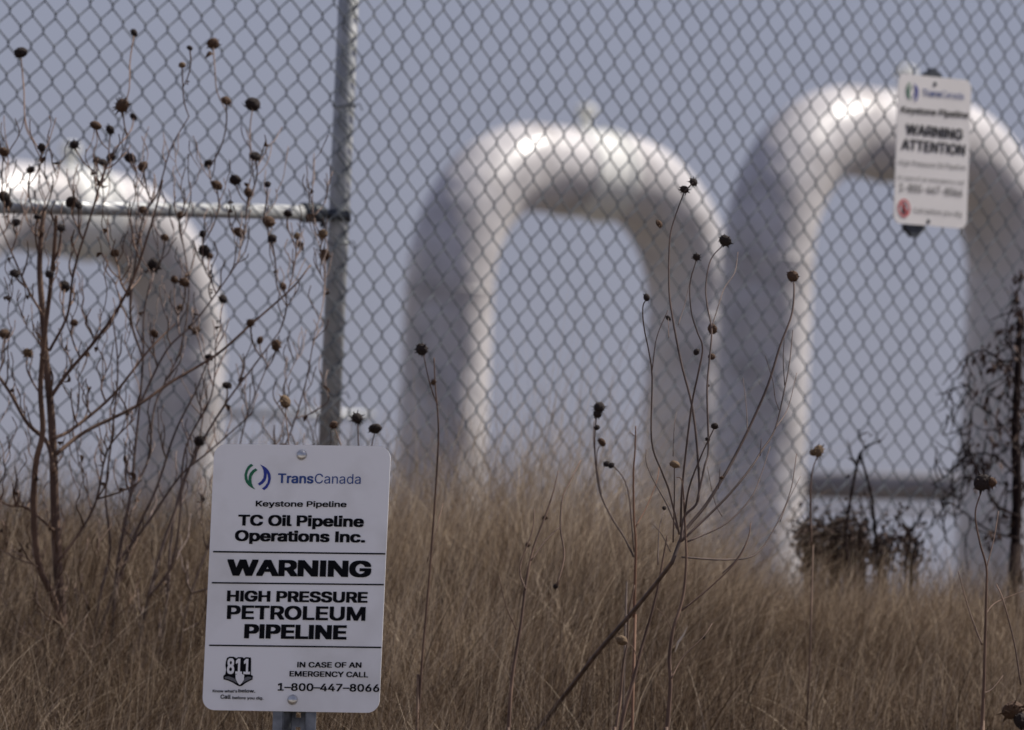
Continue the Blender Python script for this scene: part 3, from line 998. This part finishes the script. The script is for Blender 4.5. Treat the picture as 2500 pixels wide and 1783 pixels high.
# --- left bushes: traced main stems, other seed heads grown onto them
def bush(label, root, d, mains, heads, M, seed, extra=60):
    q = random.Random(seed)
    rb = at(*root, d)
    base = Vector((rb.x, rb.y, gz(rb.x, rb.y)))
    t = thing('dried_wildflower', label, 'dried plant', base)
    m = MB()
    nodes = []
    for pl, r0, r1, dd in mains:
        P = spline([(u, v, d + dd * i / (len(pl) - 1)) for i, (u, v) in enumerate(pl)], 6)
        n = len(P)
        R_ = [r0 + (r1 - r0) * i / (n - 1) for i in range(n)]
        m.tube([at(*s) for s in P], [1.25 * r * s[2] / F for r, s in zip(R_, P)], 6)
        nodes += [(s, r) for s, r in zip(P, R_)]
    m.tube([base - Vector((0, 0, 0.05)), rb], [mains[0][1] * d / F] * 2, 6)

    def grow(u, v, dd, rt, wig=0.05):
        best, bn = 1e9, None
        for s, r in nodes:
            du_, dv_ = u - s[0], s[1] - v
            if dv_ < 25: continue
            L = math.hypot(du_, dv_)
            cost = L * (1 + 2.2 * (abs(du_) / L) ** 2) + (0 if L > 60 else 60) + q.uniform(0, 60)
            if cost < best: best, bn = cost, (s, r)
        if bn is None: return
        s, r = bn
        du_, dv_ = u - s[0], s[1] - v
        L = math.hypot(du_, dv_)
        k_ = q.uniform(0.05, 0.16) * (1 if du_ > 0 else -1)
        P = [s, (s[0] + du_ * 0.38 + k_ * L * .5, s[1] - dv_ * 0.30, s[2] + (d + dd - s[2]) * .35),
             (s[0] + du_ * 0.74 + k_ * L * .45 + q.uniform(-wig, wig) * L, s[1] - dv_ * 0.66, s[2] + (d + dd - s[2]) * .7), (u, v, d + dd)]
        S = spline(P, 5)
        n = len(S)
        ra = min(r * 0.8, 1.2 + L / 200)
        R_ = [ra + (rt - ra) * i / (n - 1) for i in range(n)]
        m.tube([at(*a) for a in S], [1.6 * x * a[2] / F for x, a in zip(R_, S)], 5)
        nodes.extend([(a, x) for a, x in zip(S, R_)][3:-2])
    hs_ = sorted(heads, key=lambda h: -h[1])
    for h in hs_:
        u, v, r = h[:3]
        kd = h[3] if len(h) > 3 else q.choice('dddbb')
        dd = q.uniform(-0.35, 0.45)
        grow(u * S_, (v + r * 0.5) * S_, dd, 1.2)
        put_head(at(u * S_, v * S_, d + dd), r * S_ * d / F, t, kd, q)
    us = [h[0] * S_ for h in heads]
    vs = [h[1] * S_ for h in heads]
    for i in range(extra):
        u = q.uniform(min(us) - 20, max(us) + 20)
        v = q.uniform(min(vs) + 200, root[1] - 150)
        grow(u, v, q.uniform(-.4, .5), 0.8, 0.12)
    m.build('stem', M, t, True)
    LV, LF = [], []
    for i in range(46):          # shrivelled leaves still clinging to the stems
        sn = q.choice(nodes)[0]
        c = at(*sn)
        a_ = Vector((q.gauss(0, .5), q.gauss(0, .5), -q.uniform(.3, 1))).normalized()
        b_ = a_.cross(Vector((q.gauss(0, 1), q.gauss(0, 1), q.gauss(0, 1)))).normalized()
        n_ = a_.cross(b_)
        L_, W_ = q.uniform(.010, .024), q.uniform(.003, .007)
        k_ = len(LV)
        for j in range(5):
            tt = j / 4
            wv = W_ * math.sin(math.pi * (0.08 + 0.88 * tt))
            cc = c + a_ * L_ * tt + n_ * (0.35 * L_ * math.sin(tt * 3.2))
            LV += [cc + b_ * wv + n_ * wv * .8, cc, cc - b_ * wv + n_ * wv * .8]
        for j in range(4):
            LF += [(k_ + 3 * j, k_ + 3 * j + 1, k_ + 3 * j + 4, k_ + 3 * j + 3), (k_ + 3 * j + 1, k_ + 3 * j + 2, k_ + 3 * j + 5, k_ + 3 * j + 4)]
    mesh('dead_leaves', LV, LF, M_headb, t)
    return t


H1 = [(46, 117, 13, 'd'), (298, 73, 8), (8, 338, 12, 'b'), (93, 328, 8), (165, 322, 8), (68, 378, 7), (272, 235, 13, 'b'), (213, 279, 10, 'b'), (245, 289, 8), (297, 260, 7),
      (215, 357, 8, 'd'), (230, 362, 9, 'd'), (247, 350, 8, 'd'), (10, 438, 12, 'd'), (160, 450, 12, 'd'), (175, 457, 8, 'd'), (36, 495, 8), (84, 482, 8), (136, 507, 8), (33, 608, 9), (144, 637, 11, 'd'), (165, 718, 8),
      (62, 785, 9, 't'), (10, 743, 12, 'b'), (88, 480, 6), (18, 455, 9, 'd'), (255, 563, 8, 'b'), (110, 610, 7)]
main1 = [(f2([(150, 1560), (145, 1480), (138, 1380), (128, 1250), (122, 1130), (118, 1000), (112, 900), (102, 800), (95, 700), (88, 600), (92, 520), (98, 470)]), 12, 4.5, .2),
         (f2([(140, 1400), (118, 1330), (85, 1250), (75, 1130), (80, 1030), (95, 960), (90, 860), (100, 740), (112, 640), (120, 560), (125, 480)]), 8, 3.5, -.2),
         (f2([(120, 1050), (105, 985), (60, 940), (20, 870), (-30, 800), (-70, 740)]), 5, 2, .1),
         (f2([(118, 975), (160, 955), (250, 880), (330, 780), (390, 720)]), 4, 1.5, .2),
         (f2([(125, 1010), (190, 960), (300, 905), (380, 850), (480, 790), (560, 720), (650, 640), (690, 590)]), 4.2, 1.5, .3),
         (f2([(115, 880), (150, 830), (210, 760), (260, 690), (300, 610), (330, 520), (345, 470), (362, 400)]), 4, 1.6, .0),
         (f2([(110, 780), (150, 700), (165, 600), (205, 470), (225, 400), (255, 330)]), 3, 1.5, -.1),
         (f2([(95, 700), (60, 640), (25, 560), (-10, 480)]), 2.6, 1.2, .0),
         (f2([(120, 1180), (60, 1130), (10, 1120), (-60, 1060)]), 3, 1.4, .0),
         (f2([(128, 1250), (180, 1180), (215, 1110), (240, 1000), (300, 930)]), 3, 1.4, .1)]
bush('large brown dried wildflower bush with a thick dark stem at the far left', (150 * S_, 1560 * S_), 31.0, main1, H1, M_stem, 5, 330)
H2 = [(474, 97, 11, 'b'), (422, 107, 6), (405, 145, 7, 't'), (562, 232, 15, 'd'), (503, 224, 9, 'b'), (290, 352, 11, 'd'), (318, 370, 10, 'b'), (463, 363, 8, 'd'), (568, 347, 10, 'd'), (482, 412, 10), (523, 400, 11),
      (552, 428, 9, 'b'), (595, 410, 7), (318, 467, 9), (400, 478, 7), (532, 517, 11, 'b'), (598, 493, 12, 'b'), (605, 530, 9, 'd'), (640, 475, 7), (660, 525, 6, 't'), (718, 520, 8, 't'), (722, 567, 11, 'b'),
      (367, 528, 8), (342, 590, 12, 'd'), (454, 557, 10, 'd'), (450, 520, 7), (466, 570, 6), (388, 622, 8, 'b'), (410, 628, 9, 'b'), (496, 665, 9, 'd'), (630, 637, 7), (400, 685, 7, 'b'), (436, 735, 8), (343, 742, 8),
      (557, 718, 7, 'b'), (578, 757, 8, 'b'), (614, 768, 10, 'b'), (465, 795, 7), (505, 857, 8), (443, 980, 10, 'd')]
main2 = [(f2([(180, 1600), (215, 1430), (260, 1300), (300, 1190), (350, 1080), (390, 960), (440, 860), (470, 780)]), 4, 1.4, .1),
         (f2([(330, 1620), (350, 1480), (372, 1330), (380, 1200), (400, 1090), (440, 990), (455, 900)]), 3.5, 1.4, .2),
         (f2([(210, 1620), (200, 1480), (222, 1330), (245, 1220), (235, 1100), (250, 960), (262, 820), (250, 700)]), 3.5, 1.4, -.1),
         (f2([(420, 1600), (400, 1450), (425, 1320), (470, 1200), (520, 1060), (545, 940), (600, 800)]), 3, 1.2, .2),
         (f2([(235, 1560), (250, 1400), (262, 1250), (290, 1100), (300, 1000), (310, 900), (318, 800), (320, 700), (335, 620)]), 4, 1.5, .1),
         (f2([(300, 1480), (330, 1330), (360, 1220), (395, 1120), (430, 1020), (500, 900), (560, 820), (620, 740)]), 4, 1.5, .2),
         (f2([(262, 1250), (330, 1160), (400, 1060), (470, 1000), (560, 920)]), 3, 1.2, .0),
         (f2([(290, 1100), (330, 1020), (345, 900), (400, 780), (420, 640), (400, 500)]), 2.6, 1.2, .3),
         (f2([(318, 800), (290, 700), (305, 560), (320, 480), (350, 430), (380, 330), (420, 260)]), 2.4, 1.2, .0),
         (f2([(310, 900), (370, 780), (430, 720), (490, 640), (545, 560)]), 2.4, 1.2, .1),
         (f2([(330, 1330), (380, 1260), (400, 1150), (412, 1000), (470, 880), (480, 760)]), 3, 1.2, -.2),
         (f2([(560, 1250), (600, 1080), (650, 950), (680, 850), (700, 740)]), 2, 1.0, -.1)]
bush('thin-stemmed dried wildflower bush with dozens of seed heads left of the fence post', (245 * S_, 1560 * S_), 31.3, main2, H2, M_stemw, 9, 420)


# --- dark dead shrub and bramble on the right
def leafy(t, m, pts, n, q, d, s=0.012, thin=1.0):
    V, Fc = [], []
    for i in range(n):
        u, v = q.choice(pts)
        c = at(u + q.gauss(0, 10), v + q.gauss(0, 12), d + q.uniform(-.2, .2))
        a = Vector((q.gauss(0, .5), q.gauss(0, .6), -q.uniform(.5, 1.2))).normalized()
        b = a.cross(Vector((q.gauss(0, 1), q.gauss(0, 1), q.gauss(0, 1)))).normalized()
        L, W = s * q.uniform(.7, 1.9), s * q.uniform(.3, .6) * thin
        fold = a.cross(b) * W * 0.5
        k_ = len(V)
        V += [c, c + a * L * .4 + b * W + fold, c + a * L + fold * .4, c + a * L * .5 - b * W + fold, c + a * L * .5]
        Fc += [(k_, k_ + 1, k_ + 4), (k_ + 1, k_ + 2, k_ + 4), (k_ + 2, k_ + 3, k_ + 4), (k_ + 3, k_, k_ + 4)]
    mesh('dead_leaves', V, Fc, M_leafd, t)


def shrub(label, root, d, paths, lp, nleaf, seed, s=0.012, twigs=30, Mx=M_stemd, cat='shrub', name='dead_shrub', down=False, thin=1.0, vmax=9999):
    q = random.Random(seed)
    rb = at(*root, d)
    base = Vector((rb.x, rb.y, gz(rb.x, rb.y)))
    t = thing(name, label, cat, base)
    m = MB()
    nd = []
    for pl, r0, r1, dd in paths:
        S = spline([(u, v, d + dd * i / (len(pl) - 1)) for i, (u, v) in enumerate(pl)], 5)
        n = len(S)
        m.tube([at(*a) for a in S], [(r0 + (r1 - r0) * i / (n - 1)) * (1 + .15 * math.sin(i * 2.1)) * a[2] / F for i, a in enumerate(S)], 6)
        nd += S[2:]
    for i in range(twigs):
        s0_ = q.choice(nd)
        a = q.uniform(0.9, 2.6) if down and q.random() < 0.75 else q.uniform(-2.6, -0.5)
        L = q.uniform(25, 90)
        P = [s0_]
        for k_ in range(3):
            a += q.gauss(0, .33)
            P.append((P[-1][0] + math.cos(a) * L / 3, P[-1][1] + math.sin(a) * L / 3, P[-1][2] + q.gauss(0, .04)))
        m.tube([at(*p) for p in P], [x * d / F for x in (2.4, 2.0, 1.5, .9)], 4)
        nd += P[2:]
    m.tube([base - Vector((0, 0, .05)), rb], [paths[0][1] * d / F] * 2, 6)
    m.build('stem', Mx, t, True)
    if nleaf:
        leafy(t, m, [(a[0], a[1]) for a in nd if a[0] > lp and a[1] < vmax], nleaf, q, d, s, thin)
    return t


shrub('dark leafless shrub with curled dead leaves at the right edge of the photo', (2480, 1330), 34.7,
      [(f2([(2262, 1300), (2258, 1200), (2262, 1080), (2258, 960), (2262, 860), (2266, 760), (2270, 690)]), 15, 8, .1),
       (f2([(2260, 1060), (2220, 1020), (2180, 1008), (2140, 1018), (2115, 1050), (2070, 1078)]), 3, 1.6, .0),
       (f2([(2262, 880), (2240, 820), (2190, 780), (2150, 800), (2170, 850)]), 3, 1.5, .1),
       (f2([(2258, 990), (2215, 930), (2165, 900), (2160, 950), (2150, 1010)]), 2.5, 1.2, .0),
       (f2([(2266, 1150), (2210, 1120), (2190, 1060), (2185, 1010)]), 4, 2, .0),
       (f2([(2264, 800), (2235, 740), (2272, 620), (2268, 600)]), 2.2, 1.5, .0),
       (f2([(2270, 1200), (2200, 1180), (2130, 1130), (2090, 1110)]), 3, 1.4, .0)], 2370, 200, 3, 0.020, 170, down=True, thin=0.6)
shrub('dark bent stalk folded into a pointed V under the tallest arch', (2075, 1420), 34.4,
      [(f2([(1893, 1300), (1880, 1200), (1888, 1130), (1900, 1060), (1912, 1008)]), 5, 3.5, .0),
       (f2([(1912, 1008), (1930, 1070), (1940, 1120), (1948, 1210)]), 3, 4.5, .0)], 0, 18, 4, 0.01, 10, cat='dried stalk', name='dead_stalk')
qb = random.Random(12)
cl = []
for i in range(120):
    x = qb.choice((qb.uniform(1785, 1925), qb.uniform(1785, 2040)))
    y0 = 1215 + qb.uniform(-10, 30)
    h = qb.uniform(15, 75) * (1.0 if x < 1915 else 0.6)
    cl.append((f2([(x, y0 + 130), (x, y0 + 30), (x + qb.gauss(0, 9), y0 - h * .4), (x + qb.gauss(0, 20), y0 - h)]), 2.4, 1.0, qb.uniform(-.4, .4)))
shrub('low dark rounded tangle of dead bramble at the foot of the tallest arch', (2090, 1480), 35.2, cl, 0, 1700, 13, 0.011, 150, vmax=1395)
cl = []
for i in range(26):
    x = qb.uniform(15, 70)
    cl.append((f2([(x, 1240), (x + qb.gauss(0, 6), 1180), (x + qb.gauss(0, 12), 1140 - qb.uniform(0, 30))]), 2.4, 1.0, qb.uniform(-.3, .3)))
shrub('small dark dead shrub behind the left bushes', (45, 1330), 34.0, cl, 0, 160, 14, 0.010, 10)

# ------------------------------------------------------------------ grass


def in_view(x, y, m=1.25):
    return abs(x) < y * 1250 / F * m + 0.15


def blades(n, xr, yr, hr, wr, lean, tone, seed, keep=None, segs=4, dens=None):
    g = np.random.default_rng(seed)
    X = g.uniform(*xr, n); Y = g.uniform(*yr, n)
    cl = np.array([noise.noise(Vector((x * 2.2, y * 2.2, seed))) for x, y in zip(X, Y)])
    cl2 = np.array([noise.noise(Vector((x * 0.8, y * 0.8, seed + 4.7))) for x, y in zip(X, Y)])
    K = g.uniform(-1, 1, n) < cl * 3.0 + 0.15
    if keep is not None: K &= keep(X, Y)
    X, Y, cl, cl2 = X[K], Y[K], cl[K], cl2[K]
    n = len(X)
    Z = np.array([gz(x, y) for x, y in zip(X, Y)])
    # taller towards the left half, shorter at the right
    reg = np.interp(X, [-1.3, -0.3, 0.1, 0.35, 0.6, 1.5], [1.05, 1.1, 1.3, 1.0, 0.74, 0.74])
    H = g.uniform(*hr, n) * (1 + 0.45 * cl + .25 * cl2) * reg
    H *= np.interp(Y, [28, 29.5, 32, 34, 36], [0.6, 0.72, 0.9, 0.95, 0.8])
    W = g.uniform(*wr, n)
    A = g.uniform(0, 2 * math.pi, n)
    Ln = np.abs(g.normal(0, lean, n)) + 0.05
    B = g.uniform(0, math.pi, n)
    V = np.zeros((n, (segs + 1) * 2, 3))
    wind = 0.12
    curl = g.normal(0, 0.10, n)
    for i in range(segs + 1):
        t = i / segs
        off = Ln * H * t ** 1.8
        cx = X + np.cos(A + curl * 6 * t) * off + wind * H * t ** 2
        cy = Y + np.sin(A + curl * 6 * t) * off
        cz = Z + H * (t - 0.35 * np.minimum(Ln, 1.6) * t ** 2.4) - 0.01
        ww = W * (1 - t * 0.85) / 2
        V[:, 2 * i, :] = np.stack([cx - np.cos(B) * ww, cy - np.sin(B) * ww, cz], 1)
        V[:, 2 * i + 1, :] = np.stack([cx + np.cos(B) * ww, cy + np.sin(B) * ww, cz], 1)
    T = np.clip(g.normal(tone, 0.26, n) + 0.6 * cl2 + 0.4 * cl, 0, 1)
    return V.reshape(-1, 3), n, segs, T


def ribbon_mesh(name, sets, M, label):
    VV, LI, TT = [], [], []
    base = 0
    for V, n, segs, T in sets:
        k_ = (segs + 1) * 2
        q = np.array([[2 * i, 2 * i + 1, 2 * i + 3, 2 * i + 2] for i in range(segs)])
        f = (np.arange(n)[:, None, None] * k_ + q[None]) + base
        LI.append(f.reshape(-1, 4))
        VV.append(V)
        TT.append(np.repeat(T, k_))
        base += len(V)
    V = np.concatenate(VV); Fq = np.concatenate(LI); T = np.concatenate(TT)
    me = bpy.data.meshes.new(name)
    me.vertices.add(len(V))
    me.vertices.foreach_set('co', V.astype(np.float32).ravel())
    me.loops.add(Fq.size)
    me.loops.foreach_set('vertex_index', Fq.astype(np.int32).ravel())
    me.polygons.add(len(Fq))
    me.polygons.foreach_set('loop_start', np.arange(0, Fq.size, 4, dtype=np.int32))
    me.update(calc_edges=True)
    at_ = me.attributes.new('tone', 'FLOAT', 'POINT')
    at_.data.foreach_set('value', T.astype(np.float32))
    o = link(name, me, M)
    return tag(o, label, 'grass', kind='stuff')


near = lambda X, Y: np.abs(X) < Y * 1250 / F * 1.2 + 0.15
far = lambda X, Y: ~near(X, Y)
sets = [blades(250000, (-1.7, 1.7), (27.6, 36.8), (0.15, 0.42), (0.0010, 0.0034), 0.6, 0.45, 1, near),
        blades(26000, (-1.7, 1.7), (28.5, 36.8), (0.30, 0.52), (0.0008, 0.0018), 0.3, 0.66, 2, near, 5),
        blades(5500, (-0.75, 0.55), (32.2, 35.5), (0.36, 0.60), (0.0010, 0.0024), 0.5, 0.88, 6, near, 6),
        blades(60000, (-1.7, 1.7), (27.8, 36.8), (0.26, 0.44), (0.0010, 0.0026), 1.3, 0.66, 12, near, 7),
        blades(38000, (-1.7, 1.7), (27.8, 36.0), (0.16, 0.34), (0.0012, 0.0034), 0.8, 0.08, 14, near, 4),
        blades(900, (-1.6, 1.6), (28.5, 35.5), (0.3, 0.5), (0.002, 0.0038), 0.8, 0.95, 8, near, 8),
        blades(2600, (-1.6, 1.6), (28.2, 35.5), (0.30, 0.52), (0.0025, 0.0045), 0.3, 0.02, 9, near, 6),
        blades(150000, (-4.2, 4.2), (27.0, 37.5), (0.15, 0.42), (0.002, 0.0042), 0.6, 0.45, 3, far),
        blades(22000, (-4.2, 4.2), (28.5, 36.8), (0.30, 0.52), (0.002, 0.0035), 0.35, 0.62, 16, far, 5),
        blades(60000, (-9, 9), (25.5, 44), (0.2, 0.45), (0.004, 0.007), 0.5, 0.45, 17, lambda X, Y: (np.abs(X) > 4.2) | (Y < 27) | (Y > 37.5))]
ribbon_mesh('grass', sets, M_grass, 'tall dry tawny grass covering the slope below the fence')
